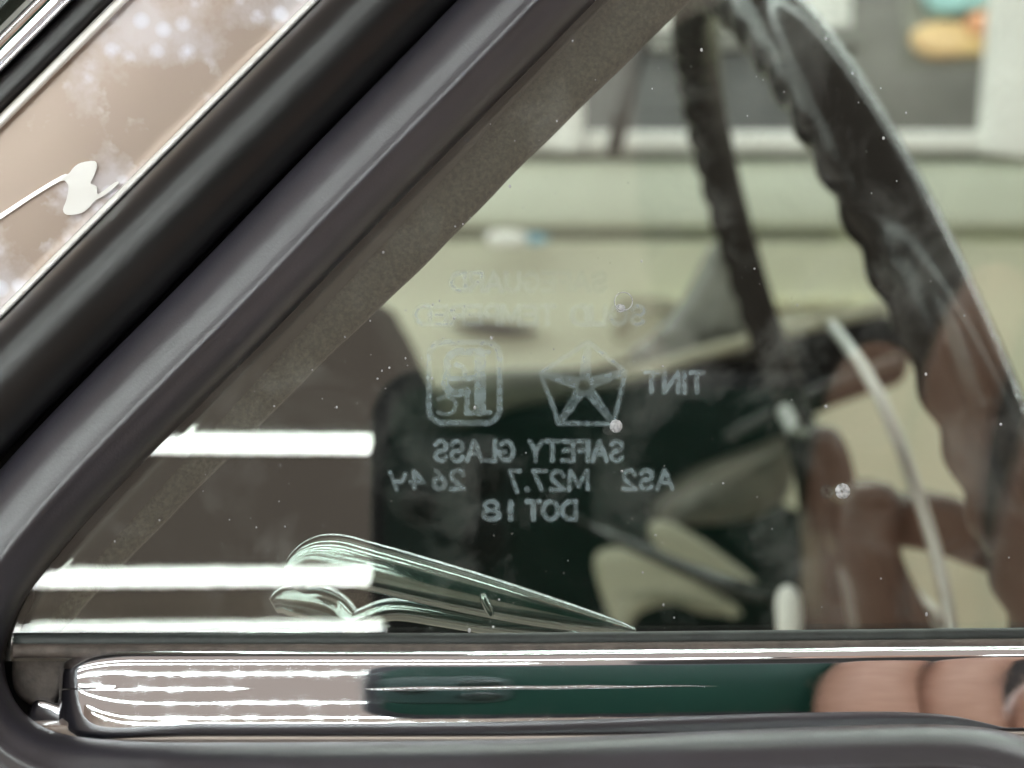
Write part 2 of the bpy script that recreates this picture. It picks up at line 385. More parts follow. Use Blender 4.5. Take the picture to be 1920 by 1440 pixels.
# glyph strokes in a box x 0..1, y 0 (top) .. 1 (bottom), with relative widths
GL = {
 'S': (.85, [arc(.5, .26, .45, .26, 20, 270) + arc(.5, .74, .45, .26, 90, -160)]),
 'A': (1.0, [[(0, 1), (.5, 0), (1, 1)], [(.2, .66), (.8, .66)]]),
 'F': (.75, [[(0, 1), (0, 0), (1, 0)], [(0, .47), (.85, .47)]]),
 'E': (.75, [[(1, 0), (0, 0), (0, 1), (1, 1)], [(0, .48), (.85, .48)]]),
 'G': (1.0, [arc(.5, .5, .5, .5, 45, 330) + [(1, .55), (.6, .55)]]),
 'U': (.9, [[(0, 0), (0, .6)] + arc(.5, .6, .5, .4, 180, 360) + [(1, 0)]]),
 'R': (.85, [[(0, 1), (0, 0), (.5, 0)] + arc(.55, .27, .4, .27, 90, -90) + [(0, .54)], [(.5, .54), (1, 1)]]),
 'D': (.95, [[(0, 0), (.35, 0)] + arc(.4, .5, .6, .5, 90, -90) + [(0, 1), (0, 0)]]),
 'O': (1.05, [arc(.5, .5, .5, .5, 0, 360, 18)]),
 'L': (.65, [[(0, 0), (0, 1), (1, 1)]]),
 'I': (.0, [[(0, 0), (0, 1)]]),
 'T': (.85, [[(0, 0), (1, 0)], [(.5, 0), (.5, 1)]]),
 'M': (1.15, [[(0, 1), (.06, 0), (.5, .8), (.94, 0), (1, 1)]]),
 'P': (.8, [[(0, 1), (0, 0), (.5, 0)] + arc(.55, .28, .42, .28, 90, -90) + [(0, .56)]]),
 'N': (.95, [[(0, 1), (0, 0), (1, 1), (1, 0)]]),
 'Y': (.9, [[(0, 0), (.5, .5), (1, 0)], [(.5, .5), (.5, 1)]]),
 '2': (.8, [arc(.5, .3, .45, .3, 170, -35) + [(0, 1), (1, 1)]]),
 '7': (.75, [[(0, 0), (1, 0), (.35, 1)]]),
 '.': (.0, [[(0, 1), (0, 1.01)]]),
 '6': (.8, [[(.8, 0), (.15, .55)] + arc(.5, .69, .45, .31, 160, -200, 16)]),
 '4': (.75, [[(.75, .3), (.7, 1)], [(.6, .35), (0, .75), (1, .75)]]),
 'y': (.8, [[(0, .1), (.25, .55), (.75, .5)], [(1, 0), (.6, 1)]]),
 '1': (.1, [[(0, .15), (.6, 0), (.6, 1)]]),
 '8': (.8, [arc(.5, .25, .4, .25, 0, 360, 14), arc(.5, .74, .48, .26, 0, 360, 14)]),
 ' ': (.55, []),
}
rngE = np.random.RandomState(7)
def field(name, segs, polys, x0, x1, y0, y1, dens=1.0, soft=5.2, st=1.7):
    """etched mark as a fine sheet with its own frosting density; segs = (ax, ay, bx, by, halfwidth)"""
    gx = np.arange(x0 - 14, x1 + 14, st); gy = np.arange(y0 - 14, y1 + 14, st)
    X, Y = np.meshgrid(gx, gy); sd = np.full(X.shape, -99.0)
    for a, b, c, d, hw in segs:
        vx, vy = c - a, d - b; L2 = vx * vx + vy * vy + 1e-9
        t = np.clip(((X - a) * vx + (Y - b) * vy) / L2, 0, 1)
        sd = np.maximum(sd, hw - np.hypot(X - a - t * vx, Y - b - t * vy))
    lo = rngE.rand(len(gy) // 5 + 3, len(gx) // 5 + 3)
    iy = np.arange(len(gy)) / 5; ix = np.arange(len(gx)) / 5
    fy = (iy % 1)[:, None]; fx = (ix % 1)[None]; iy = iy.astype(int); ix = ix.astype(int)
    nz = (lo[iy][:, ix] * (1 - fx) + lo[iy][:, ix + 1] * fx) * (1 - fy) + (lo[iy + 1][:, ix] * (1 - fx) + lo[iy + 1][:, ix + 1] * fx) * fy
    den = np.clip((sd + soft * .55 + (nz - .5) * 2.2) / soft, 0, 1); den = den * den * (3 - 2 * den)
    den *= (.50 + .55 * nz + .16 * (rngE.rand(*X.shape) - .5))
    den *= dens(X, Y) if callable(dens) else dens
    keep = den > .012
    cell = keep[:-1, :-1] | keep[1:, :-1] | keep[:-1, 1:] | keep[1:, 1:]
    idx = -np.ones(X.shape, int); vs = []; dv = []; fs = []
    for i, j in zip(*np.nonzero(cell)):
        q = []
        for a, b in ((i, j), (i, j + 1), (i + 1, j + 1), (i + 1, j)):
            if idx[a, b] < 0:
                idx[a, b] = len(vs); vs.append(G(X[a, b], Y[a, b], .0047)); dv.append(float(den[a, b]))
            q.append(int(idx[a, b]))
        fs.append(tuple(q))
    me = bpy.data.meshes.new(name); me.from_pydata([tuple(v) for v in vs], [], fs)
    at = me.attributes.new('frost', 'FLOAT', 'POINT'); at.data.foreach_set('value', dv)
    return link(name, me, etch, vent, False)
def etched(txt, x0, x1, y0, y1, hw=3.6, dens=1.0, gap=.30):
    hw += .6
    h = y1 - y0; tot = sum(GL[c][0] for c in txt) + gap * (len(txt) - 1); u = (x1 - x0 - 2 * hw) / (tot or 1); x = 0; segs = []
    for c in txt:
        w, st = GL[c]
        for pl in st:
            P2 = [(x1 - hw - (x + px_ * (w if w else 1)) * u, y0 + hw + py_ * (h - 2 * hw)) for px_, py_ in pl]
            segs += [(*a, *b, hw) for a, b in zip(P2, P2[1:])]
        x += w + gap
    field('etched_text', segs, [], x0, x1, y0, y1, dens)
fade = lambda X, Y: .50 + .45 * np.clip(np.abs(X - 1010) / 230, 0, 1) ** 1.4
etched('SAFEGUARD', 842, 1140, 508, 549, dens=lambda X, Y: .25 + .60 * np.clip((1020 - X) / 150, 0, 1))
etched('SOLID TEMPERED', 775, 1212, 570, 612, dens=fade)
etched('TINT', 1206, 1323, 694, 740, hw=4, gap=.42)
etched('SAFETY GLASS', 811, 1172, 823, 868, hw=3.8)
etched('AS2', 1165, 1265, 878, 921, hw=3.6)
etched('M27', 996, 1107, 879, 922, hw=3.6)
etched('7', 953, 979, 879, 926, hw=3.4); etched('.', 986, 994, 908, 924, hw=5)
etched('26', 808, 874, 878, 921, hw=3.8, dens=.85)
etched('4', 766, 798, 868, 918, hw=3.2, dens=.9); etched('y', 728, 764, 882, 922, hw=3.4, dens=.9)
etched('DOT', 984, 1084, 936, 978, hw=4); etched('18', 902, 964, 936, 978, hw=4.2, gap=.5)
def poly_segs(pts, hw, closed=False):
    pts = list(pts) + ([pts[0]] if closed else []); return [(a[0], a[1], b[0], b[1], hw) for a, b in zip(pts, pts[1:])]
# five-pointed star in a pentagon, its arms drawn as double lines
cx, cy = 1096, 722
pent = [(1102, 641), (1173, 697), (1150, 794), (1048, 794), (1014, 700)]
sg = poly_segs(pent, 4.0, True)
for p in pent:
    p = Vector(p); c = Vector((cx, cy)); t = (p - c).normalized(); n = Vector((-t.y, t.x)); b0 = c + t * 12; q = p - t * 5
    for k in (-1, -.33, .33, 1): sg.append((*(b0 + n * 8 * k), *(q + n * 3 * k), 2.5 if abs(k) < 1 else 2.8))
field('etched_star', sg, [], 1005, 1182, 632, 802, dens=lambda X, Y: .80 + .1 * (Y > 720))
def rr(x0, x1, y0, y1, r, n=6):
    o = []
    for cx_, cy_, a0 in ((x1 - r, y0 + r, -90), (x1 - r, y1 - r, 0), (x0 + r, y1 - r, 90), (x0 + r, y0 + r, 180)):
        for i in range(n + 1):
            a = math.radians(a0 + 90 * i / n); o.append((cx_ + r * math.cos(a), cy_ + r * math.sin(a)))
    return o
field('etched_badge_frame', poly_segs(rr(804, 937, 642, 793, 27), 5.2, True), [], 790, 950, 628, 806, dens=.9)
def sps(pts, hw, n=5): return poly_segs([tuple(p[:2]) for p in spline([V2(*p) for p in pts], n)], hw)
mono = poly_segs([(900, 662), (900, 770)], 11) + poly_segs([(874, 660), (915, 660)], 5) + poly_segs([(874, 774), (918, 774)], 5) + poly_segs([(876, 730), (876, 770)], 5)
mono += sps([(888, 660), (860, 660), (842, 670), (838, 690), (838, 706), (834, 718), (842, 732), (858, 737), (876, 734)], 7.5)
mono += sps([(846, 709), (866, 710), (888, 708)], 5.5) + sps([(856, 684), (868, 688), (871, 700)], 5)
field('etched_monogram', mono, [], 826, 924, 650, 784, dens=1.0, soft=3.0)
field('etched_letter', sps([(822, 749), (838, 743), (852, 752), (853, 766), (841, 777), (822, 773)], 3.7), [], 812, 860, 736, 784, dens=.8, soft=3.2)

# --- specks on the glass; big discs and rings stand for blurred highlights
spot_m = mat('spot_gloss', (.72, .76, .70), .15, spec=.9)
film_m = bpy.data.materials.new('spot_film'); nt, nn, ln = nodes(film_m)
a_ = nn('ShaderNodeOutputMaterial'); b_ = nn('ShaderNodeBsdfTransparent'); c_ = nn('ShaderNodeBsdfPrincipled'); d_ = nn('ShaderNodeMixShader')
c_.inputs['Base Color'].default_value = (.62, .62, .66, 1); c_.inputs['Roughness'].default_value = .2
e_ = nn('ShaderNodeTexCoord'); f_ = nn('ShaderNodeTexNoise'); f_.inputs['Scale'].default_value = 1500; ln(e_.outputs['Object'], f_.inputs['Vector'])
g_ = nn('ShaderNodeMapRange'); g_.inputs[1].default_value = .35; g_.inputs[2].default_value = .65; g_.inputs[3].default_value = .30; g_.inputs[4].default_value = .85
ln(f_.outputs[0], g_.inputs[0]); ln(g_.outputs[0], d_.inputs[0]); ln(b_.outputs[0], d_.inputs[1]); ln(c_.outputs[0], d_.inputs[2]); ln(d_.outputs[0], a_.inputs[0])
spot_list = [(1155, 799, 16), (1158, 802, 8), (1166, 578, 9), (1580, 921, 19), (708, 710, 3), (1356, 906, 3), (1549, 762, 5), (880, 1182, 4), (1290, 1198, 4), (1452, 1196, 3)]  # the largest spots are discs shaped as bokeh of highlights
rd = random.Random(11)
for _ in range(70):
    spot_list.append((rd.uniform(700, 1900), rd.uniform(60, 1180), rd.choice((1.2, 1.5, 2, 2.6, 3.4))))
for _ in range(60):
    t_ = rd.uniform(0, 1); spot_list.append((150 + 1000 * t_ + rd.uniform(0, 190), 1050 - 1030 * t_ + rd.uniform(0, 160), rd.choice((1, 1.4, 2, 2.4))))
for (x, y, r) in spot_list:
    bm = bmesh.new(); bmesh.ops.create_uvsphere(bm, u_segments=10, v_segments=5, radius=1)
    rr_ = r * K * D0 * .8; el = rd.uniform(.7, 1.5) if r < 8 else 1
    for v in bm.verts:
        v.co = G(x, y, -.00005) + RX @ Vector((v.co.x * rr_, v.co.y * rr_ * .3, v.co.z * rr_ * el))
    me = bpy.data.meshes.new('glass_spot'); bm.to_mesh(me); bm.free(); link('glass_spot', me, film_m, vent)

for x, y, r0 in ((1169, 565, 17), (1163, 578, 7)):
    tube('bokeh_ring', [Wi(G(x + r0 * math.cos(a), y + r0 * math.sin(a), -.0001)) for a in [2 * math.pi * k / 24 for k in range(25)]], .00007, film_m, vent, seg=6)  # rings shaped as bokeh of blurred highlights
# --- strips below the glass and the chrome sill
def xs_sweep(name, x0, x1, prof, m, parent, step=24, endfun=None, **kw):
    n = int((x1 - x0) / step); rows = []
    for i in range(n + 1):
        x = x0 + (x1 - x0) * i / n
        rows.append([G(x, (endfun(x, y, d)[0] if endfun else y), (endfun(x, y, d)[1] if endfun else d)) for y, d in prof(x)])
    vs, fs = grid(rows, True)
    return mesh(name, vs, fs, m, parent, **kw)
tilt = lambda x, y: y - (x - 900) * .010 if x > 900 else y + max(0, 700 - x) * .0  # the sill rises slightly to the right
def tl(prof): return lambda x: [(tilt(x, y), d) for y, d in prof]
xs_sweep('glass_seal_lip', 24, 2150, tl([(1190, .002), (1187, -.0006), (1194, -.0014), (1204, -.0016), (1216, -.0014), (1216, .004)]), dark_strip, vent)
xs_sweep('sill_rubber', 24, 2150, tl([(1206, .003), (1207, -.0018), (1212, -.0030), (1222, -.0034), (1232, -.0030), (1236, .003)]), dusty_rubber, car)
# convex chrome: profile integrated from its surface tilt
pxm = D0 * K
prof = []
y = 1219.0; d = -.0022
prof.append((1219, .003)); prof.append((1219, d))
while y < 1378:
    if y < 1236: al = 78 - (y - 1219) * (78 - 22) / 17
    elif y < 1244: al = 22 - (y - 1236) * (22 - 9.7) / 8
    else: al = 9.7 - (y - 1244) * .075
    st = 1.0 if y < 1242 else 4.0
    d -= math.tan(math.radians(min(al, 72))) * st * pxm * 1.0
    y += st; prof.append((y, d))
prof.append((1396, d + .002)); prof.append((1396, .003))
# the block is flat along x (mirrors the phone); its left end turns back in a rounded nose
def nose(x, y, d):
    e = 262 - x
    if e > 0:
        t = min(1, e / 152)
        d = d + .0055 * (1 - math.sqrt(max(0, 1 - t ** 2.2)))
        y = y + (1300 - y) * .16 * t ** 3
        if y < 1290: y += 12 * t * t
    return y, d
n1 = [110, 111, 113, 116, 120, 126, 134, 144, 156, 170, 186, 204, 226, 250, 280] + list(range(320, 2180, 60))
rows = []
for x in n1:
    r = []
    for yy, dd in prof:
        y2, d2 = nose(x, yy, dd)
        r.append(G(x, tilt(x, y2), d2 - .0012))
    rows.append(r)
vs, fs = grid(rows, True)
mesh('sill_trim', vs, fs, chrome, car)
# thin raised bead along the sill
def sill_d(yq):
    b_ = min(prof, key=lambda q: abs(q[0] - yq) + (5 if q[1] > 0 else 0)); return b_[1] - .0012
bpts = [Wi(G(684 + 660 * i / 30, 1292 - 6 * i / 30 + .5 * math.sin(i * .9), sill_d(1290) - .00005)) for i in range(31)]
tube('sill_bead', bpts, [.00022 * min(1, .3 + i / 3) * min(1, (30.5 - i) / 12) for i in range(31)], chrome, car, seg=8)
solid('door_skin', [(-80, 1360), (2200, 1350), (2200, 1640), (-80, 1640)], .2075, .004, mat('tan_body_paint', (.34, .27, .23), .3, coat=.4), car, smooth_poly=0, bev=.0005, dfun=lambda x, y: gdepth(x, y) - .0035)
# corner block and dark gap at the left end
solid('corner_seal', [(30, 1225), (90, 1218), (150, 1232), (118, 1262), (104, 1310), (60, 1322), (26, 1290)], .2035, .01, dusty_rubber, car, bev=.0012)
solid('corner_gap_filler', [(-60, 1080), (60, 1100), (40, 1190), (60, 1240), (100, 1300), (80, 1360), (-60, 1380)], .2075, .004, gap_black, car, bev=.0004)
solid('frame_corner_metal', [(60, 1318), (110, 1318), (150, 1345), (230, 1375), (330, 1392), (330, 1430), (60, 1430)], .2015, .006, chrome, car, bev=.0012)

# --- latch handle inside the glass
def loft(name, secs, m, parent, off, seg=28, **kw):
    """secs: (px, py, half-height px, half-depth m, shear) cross-sections along the handle"""
    sp = spline([Vector((a, b, 0)) for a, b, *_ in secs], 6)
    hh = spline([Vector((s[2], s[3] * 1000, 0)) for s in secs], 6)
    rows = []
    for i, p in enumerate(sp):
        t = (sp[min(len(sp) - 1, i + 1)] - sp[max(0, i - 1)]).normalized(); n = Vector((t.y, -t.x, 0))
        r = []
        for k in range(seg):
            a = 2 * math.pi * k / seg
            c_, s_ = math.cos(a), math.sin(a)
            c_ = math.copysign(abs(c_) ** .8, c_); s_ = math.copysign(abs(s_) ** .7, s_)
            r.append(G(p.x + n.x * hh[i].x * c_, p.y + n.y * hh[i].x * c_, off - hh[i].y / 1000 * s_))
        rows.append(r)
    vs, fs = grid(rows, True)
    return mesh(name, vs, fs, m, parent, **kw)
lt = bpy.data.objects.new('latch', None); COL.objects.link(lt); lt.parent = car
lt.location = G(850, 1120, .012) - Vector(car.location)
loft('latch_lever', [(545, 1098, 20, .0004), (572, 1068, 42, .0010), (620, 1050, 50, .0016), (700, 1064, 46, .0019), (800, 1090, 44, .0020), (900, 1116, 40, .0020), (1000, 1141, 33, .0020), (1100, 1164, 22, .0017), (1160, 1176, 13, .0014), (1192, 1184, 5, .0006)], latch_chrome, lt, .0115)
loft('latch_arm', [(640, 1180, 14, .002), (680, 1158, 20, .0024), (740, 1142, 22, .0026), (830, 1154, 22, .0028), (930, 1172, 20, .0028), (1040, 1184, 18, .0026), (1090, 1200, 10, .001)], latch_chrome, lt, .0155)
loft('latch_pivot', [(512, 1136, 16, .0012), (534, 1126, 28, .002), (580, 1126, 36, .0026), (630, 1144, 34, .0026), (662, 1168, 22, .003), (680, 1190, 8, .001)], latch_chrome, lt, .0165)
loft('latch_base', [(430, 1212, 10, .001), (455, 1196, 14, .002), (500, 1186, 16, .002), (580, 1192, 16, .003), (640, 1200, 10, .002)], latch_chrome, lt, .012)
loft('latch_pin', [(905, 1112, 5, .0006), (908, 1124, 8, .0008), (918, 1146, 8, .0008), (921, 1156, 5, .0006)], latch_chrome, lt, .0092)

# ================================================================ STEERING WHEEL
C = Vector((.1371, .5728, -.0229)); vv = Vector((-.3324, .2271, .9154)).normalized(); ww = Vector((.1204, .9766, -.1968)); ww = (ww - vv * ww.dot(vv)).normalized()
ax = vv.cross(ww).normalized()
if ax.x < 0: ax = -ax                                     # towards the driver (rear)
R = .1835
wheel = bpy.data.objects.new('steering_wheel', None); COL.objects.link(wheel); wheel.parent = car
wheel.location = W(C) - Vector(car.location)
rows = []
NP = 560
for i in range(NP):
    ph = 2 * math.pi * i / NP
    e = vv * math.cos(ph) + ww * math.sin(ph)
    c = C + e * R
    row = []
    bumpv = (.5 + .5 * math.sin(ph * 64)) ** .7
    for k in range(20):
        a = 2 * math.pi * k / 20
        r = .0098 - .0014 * math.sin(ph)
        front = math.cos(a - math.pi)                     # bumps on the forward side, away from the driver
        gx = math.cos(a) * ax + math.sin(a) * e
        f = max(0, -math.cos(a - .55)) ** 2.6
        rr2 = r + f * (.0006 + .0022 * bumpv)
        row.append(W(c + gx * rr2))
    rows.append(row)
rows.append(rows[0])
vs, fs = grid(rows, True, caps=False)
mesh('rim', vs, fs, black_plastic, wheel)
def wheel_arc(name, rad, r, off, m, p0, p1, n=60, **kw):
    pts = []
    for i in range(n + 1):
        ph = math.radians(p0 + (p1 - p0) * i / n)
        pts.append(C + (vv * math.cos(ph) + ww * math.sin(ph)) * rad + ax * off)
    return tube(name, pts, r, m, wheel, seg=12, up=ax, **kw)
tube('horn_ring', [CP(x, y, D) for x, y, D in ((1560, 610, .52), (1612, 680, .49), (1650, 745, .47), (1690, 840, .455), (1722, 930, .445), (1750, 1020, .44), (1772, 1110, .435), (1785, 1190, .43), (1792, 1300, .43))], .0021, satin_metal, wheel, seg=12)
tube('horn_ring', [CP(x, y, D) for x, y, D in ((1470, 770, .66), (1500, 830, .64), (1545, 910, .61), (1600, 1000, .585), (1665, 1075, .565), (1720, 1130, .55), (1780, 1190, .54), (1860, 1260, .53))], .0036, satin_metal, wheel, seg=12)
tube('rim_glint_bead', [C + (vv * math.cos(q) + ww * math.sin(q)) * (R + .0062) + ax * .0078 for q in [math.radians(256 + 28 * i / 24) for i in range(25)]], [.0013 * min(1, (i + 1) / 4) * min(1, (25 - i) / 4) for i in range(25)], chrome, wheel, seg=10, up=ax)  # chrome bead added to stand in for a tube highlight on the rim
solid('wheel_spoke', [(1588, 925), (1660, 905), (1700, 935), (1745, 925), (1800, 935), (1850, 975), (1890, 1010), (1890, 1080), (1820, 1062), (1760, 1040), (1715, 1030), (1690, 1030), (1705, 1075), (1745, 1160), (1770, 1260), (1640, 1260), (1600, 1110), (1570, 1010)], .50, .02, black_plastic, wheel, bev=.005)
solid('wheel_hub', [(1515, 820), (1560, 800), (1590, 840), (1612, 920), (1640, 990), (1700, 1120), (1720, 1260), (1560, 1260), (1540, 1050), (1530, 930)], .57, .04, black_plastic, wheel, bev=.006)

# ================================================================ INTERIOR
solid('dashboard', [(-300, 560), (500, 540), (660, 540), (700, 585), (730, 640), (765, 715), (805, 772), (850, 790), (900, 774), (960, 752), (1030, 740), (1100, 732), (1160, 716), (1210, 694), (1300, 668), (1450, 632), (1560, 606), (1640, 588), (1690, 610), (1705, 660), (1690, 716), (1620, 742), (1540, 772), (1480, 812), (1440, 850), (1450, 920), (1500, 968), (1560, 990), (1620, 1100), (1640, 1400), (-300, 1400)], .92, .25, dash_dark, car, bev=.02, smooth_poly=5)
solid('dash_pad', [(812, 742), (850, 712), (930, 694), (1040, 690), (1150, 688), (1215, 690), (1170, 722), (1100, 740), (1030, 752), (960, 766), (900, 790), (850, 800)], .90, .05, mat('olive_pad', (.075, .078, .055), .5, var=.2, vscale=20), car, bev=.012)
tube('dash_edge_highlight', [CP(x, y, .88) for x, y in ((1165, 702), (1230, 690), (1310, 664), (1400, 640), (1500, 614), (1600, 590), (1660, 578))], .0042, cream_vinyl, car, seg=12)  # cream strip paints the highlight along the dash pad edge
tube('column_edge', [CP(x, y, .80) for x, y in ((1360, 822), (1440, 778), (1520, 738), (1600, 704), (1690, 672))], .0028, dark_trim, car)
solid('column_shroud', [(1255, 930), (1330, 880), (1430, 845), (1500, 822), (1492, 880), (1470, 940), (1400, 975), (1300, 985), (1230, 975)], .86, .04, mat('taupe_trim', (.10, .09, .07), .4, var=.3, vscale=30), car, bev=.012)
solid('binnacle_cowl', [(1375, 438), (1400, 470), (1425, 530), (1445, 590), (1465, 650), (1400, 668), (1300, 680), (1215, 690), (1190, 660), (1240, 620), (1290, 560), (1325, 500), (1350, 450)], .90, .05, mat('grey_cowl', (.17, .17, .14), .5, col2=(.09, .09, .075), vscale=22), car, bev=.02)
solid('column_bracket', [(1222, 990), (1262, 985), (1340, 1030), (1420, 1096), (1350, 1092), (1270, 1050), (1235, 1030)], .80, .02, cream_vinyl, car, bev=.004)
solid('column_bracket', [(1118, 1052), (1180, 1034), (1260, 1066), (1340, 1112), (1392, 1152), (1320, 1150), (1262, 1132), (1200, 1150), (1168, 1190), (1140, 1150)], .80, .02, cream_vinyl, car, bev=.006)
tube('indicator_stalk', [CP(x, y, D) for x, y, D in ((1060, 966, .70), (1160, 1012, .67), (1260, 1056, .64), (1360, 1096, .61), (1450, 1120, .585))], [.0022, .0026, .0030, .0036, .0036], black_plastic, car, seg=12)
tube('stalk_knob', [CP(x, y, .57) for x, y in ((1476, 1098), (1477, 1106), (1478, 1118), (1479, 1138), (1480, 1160), (1480, 1180), (1480, 1200))], [.0012, .0034, .0046, .005, .005, .0046, .004], white_paint, car, seg=16)
# passenger door across the car
pdoor = bpy.data.objects.new('passenger_door', None); COL.objects.link(pdoor); pdoor.parent = car
pdoor.location = P(1200, 700, 1.6) - Vector(car.location)
def rect(name, x0, x1, y0, y1, D, t, m, parent, bev=.006, **kw):
    return solid(name, [(x0, y0), (x1, y0), (x1, y1), (x0, y1)], D, t, m, parent, smooth_poly=0, bev=bev, **kw)
rect('door_panel', 300, 2500, 452, 1900, 1.60, .05, cream, pdoor)
rect('door_upper_panel', 300, 2500, 302, 428, 1.585, .05, pale_green, pdoor, bev=.012)
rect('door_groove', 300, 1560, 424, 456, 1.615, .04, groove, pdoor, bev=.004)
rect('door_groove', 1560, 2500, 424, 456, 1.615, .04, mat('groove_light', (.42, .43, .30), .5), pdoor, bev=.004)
rect('ledge_shadow', 700, 2500, 286, 304, 1.60, .05, mat('ledge_shadow_dark', (.12, .13, .11), .5), pdoor, bev=.003)  # dark strip paints the shadow line below the window rail
rect('armrest_line', 1180, 1640, 556, 574, 1.57, .03, mat('armrest_cream', (.66, .66, .44), .4), pdoor, bev=.004)
solid('door_handle', [(840, 608), (900, 600), (960, 606), (1010, 618), (980, 630), (900, 626)], 1.55, .02, dark_trim, pdoor, bev=.004)
solid('window_crank', [(1160, 560), (1200, 552), (1262, 560), (1262, 582), (1200, 596), (1168, 640), (1150, 620)], 1.52, .02, cream_vinyl, pdoor, bev=.004)
tube('door_trim_glint', [CP(x, 448, 1.54) for x in (912, 922, 940, 960, 978, 988)], [.005, .0085, .009, .009, .0085, .005], mat('glint_white', (.95, .97, .92), .12, spec=1, coat=1), pdoor)  # solid white capsule standing in for a blurred highlight on the door trim
tube('glint_blue', [CP(x, 448, 1.54) for x in (988, 1000, 1015, 1030)], [.004, .006, .005, .001], mat('glint_blue', (.22, .50, .66), .3), pdoor)  # bluish end of the same painted highlight
# passenger window frame
kf = 1.60
rect('window_rail', 1100, 2500, 246, 284, kf - .02, .03, white_paint, pdoor, bev=.006)
rect('window_rail', 900, 1092, 246, 280, kf - .02, .03, white_paint, pdoor, bev=.006)
solid('window_post', [(1040, -300), (1092, -300), (1094, 280), (1040, 280)], kf - .035, .03, white_paint, pdoor, smooth_poly=0, bev=.005)
solid('window_post', [(1888, -300), (1990, -300), (1938, 296), (1846, 284)], kf - .035, .03, white_paint, pdoor, smooth_poly=0, bev=.006)
tube('quarter_window_bar', [CP(x, y, 1.50) for x, y in ((1232, -60), (1200, 90), (1172, 190), (1150, 290))], .0085, black_rubber, pdoor, seg=10)

# ================================================================ BEYOND THE CAR
far = 4.6
wallm = mat('grey_brown_wall', (.21, .20, .18), .7, col2=(.12, .115, .105), vscale=1.6)
def brect(name, x0, x1, y0, y1, D, t, m, **kw): return solid(name, [(x0, y0), (x1, y0), (x1, y1), (x0, y1)], D, t, m, None, smooth_poly=0, bev=.02, **kw)
brect('showroom_wall', -2600, 4200, -2500, 1500, 6.0, .1, wallm, kind='structure')
bd = empty('display_board', P(1760, 300, far), 'blurred yellow and orange display board beyond the passenger window, top right', 'display board')
solid('board', [(1700, -300), (2060, -300), (2060, 118), (1700, 118)], far, .05, mat('board_grey', (.36, .36, .31), .6, col2=(.22, .22, .19), vscale=4), bd, smooth_poly=0, bev=.01)
solid('yellow_panel', [(1712, 60), (1760, 40), (1850, 44), (2000, 30), (2000, 92), (1850, 98), (1760, 106), (1722, 92)], far - .05, .03, mat('yellow_print', (.85, .62, .22), .6, col2=(.80, .55, .30), vscale=4), bd, bev=.02)
solid('orange_panel', [(1830, 22), (1990, 14), (1990, 60), (1840, 62)], far - .09, .03, mat('orange_print', (.85, .42, .24), .6), bd, bev=.02)
solid('teal_panel', [(1740, -90), (2000, -90), (2000, 6), (1850, 14), (1750, 20)], far - .07, .03, mat('teal_print', (.35, .62, .62), .6), bd, bev=.02)
sh = empty('window_blind', P(1500, 300, far), 'bright white slatted blind glimpsed beyond the passenger window, above the steering wheel', 'blind')
for i in range(9):
    y0 = 44 - i * 30
    o = solid('slat', [(1180, y0 - 12), (1596, y0 - 20), (1596, y0 + 3), (1180, y0 + 10)], far + .2, .02, white_paint, sh, smooth_poly=0, bev=.008)
cab = empty('grey_cabinet', P(1300, 400, 5), 'dark grey blurred cabinet behind the far side window, left of the wheel rim', 'cabinet')
solid('cabinet_body', [(960, 100), (1560, 92), (1600, 160), (1600, 700), (960, 700)], 4.9, .4, mat('cabinet_grey', (.085, .085, .085), .5, col2=(.05, .05, .05), vscale=3), cab, smooth_poly=0, bev=.03)
solid('cabinet_top', [(940, 74), (1600, 62), (1616, 84), (940, 104)], 4.86, .45, mat('cabinet_top_grey', (.30, .30, .28), .4), cab, smooth_poly=0, bev=.02)

# ================================================================ ROOM BEHIND THE CAMERA (seen in the reflections)
me = bpy.data.meshes.new('floor'); me.from_pydata([(-30, -30, 0), (30, -30, 0), (30, 30, 0), (-30, 30, 0)], [], [(0, 1, 2, 3)])
link('floor', me, mat('tan_floor', (.42, .35, .30), .35, var=.12, vscale=.8), None, False, kind='structure')
me = bpy.data.meshes.new('back_wall'); me.from_pydata([(-30, -19, 0), (30, -19, 0), (30, -19, 4.2), (-30, -19, 4.2), (-30, -19.2, 0), (30, -19.2, 0), (30, -19.2, 4.2), (-30, -19.2, 4.2)], [], [(0, 3, 2, 1), (4, 5, 6, 7), (0, 1, 5, 4), (3, 7, 6, 2), (0, 4, 7, 3), (1, 2, 6, 5)])
link('back_wall', me, mat('tan_wall', (.62, .53, .46), .8, col2=(.50, .43, .38), vscale=.5), None, False, kind='structure')
lamp_m = mat('lit_tube', (1, 1, 1), .5, emit=((.92, 1.0, .97), 37))
case_m = mat('white_lamp_case', (.8, .8, .8), .4)
CEIL = 3.15
rows_y = []
for py in (835, 1085, 1185):
    d = ray(450, py); h = d * gdepth(450, py); r = d - 2 * d.dot(N) * N
    hw = W(h); rw = RX @ r
    rows_y.append(hw.y + rw.y * (CEIL - hw.z) / rw.z)
def xlim(px, yy):
    # real x at which a point of the row y = yy, mirrored by the glass, sits at column px
    best = None
    for py in range(-900, 1200, 6):
        d = ray(px, py); h = d * gdepth(px, py); r = RX @ (d - 2 * d.dot(N) * N); hw = W(h)
        t = (yy - hw.y) / r.y; e = abs(hw.z + r.z * t - CEIL)
        if t > 0 and (best is None or e < best[0]): best = (e, hw.x + r.x * t)
    return best[1]
rows = [(y, 3.2) for y in rows_y] + [(-5.6, xlim(475, -5.6)), (-4.3, xlim(680, -4.3)), (-3.1, xlim(1010, -3.1)), (-1.7, 8), (1.5, 8), (2.9, 8), (4.2, 8), (5.6, 8)]  # rows over the car are added to brighten the interior
proto = None
k = 0
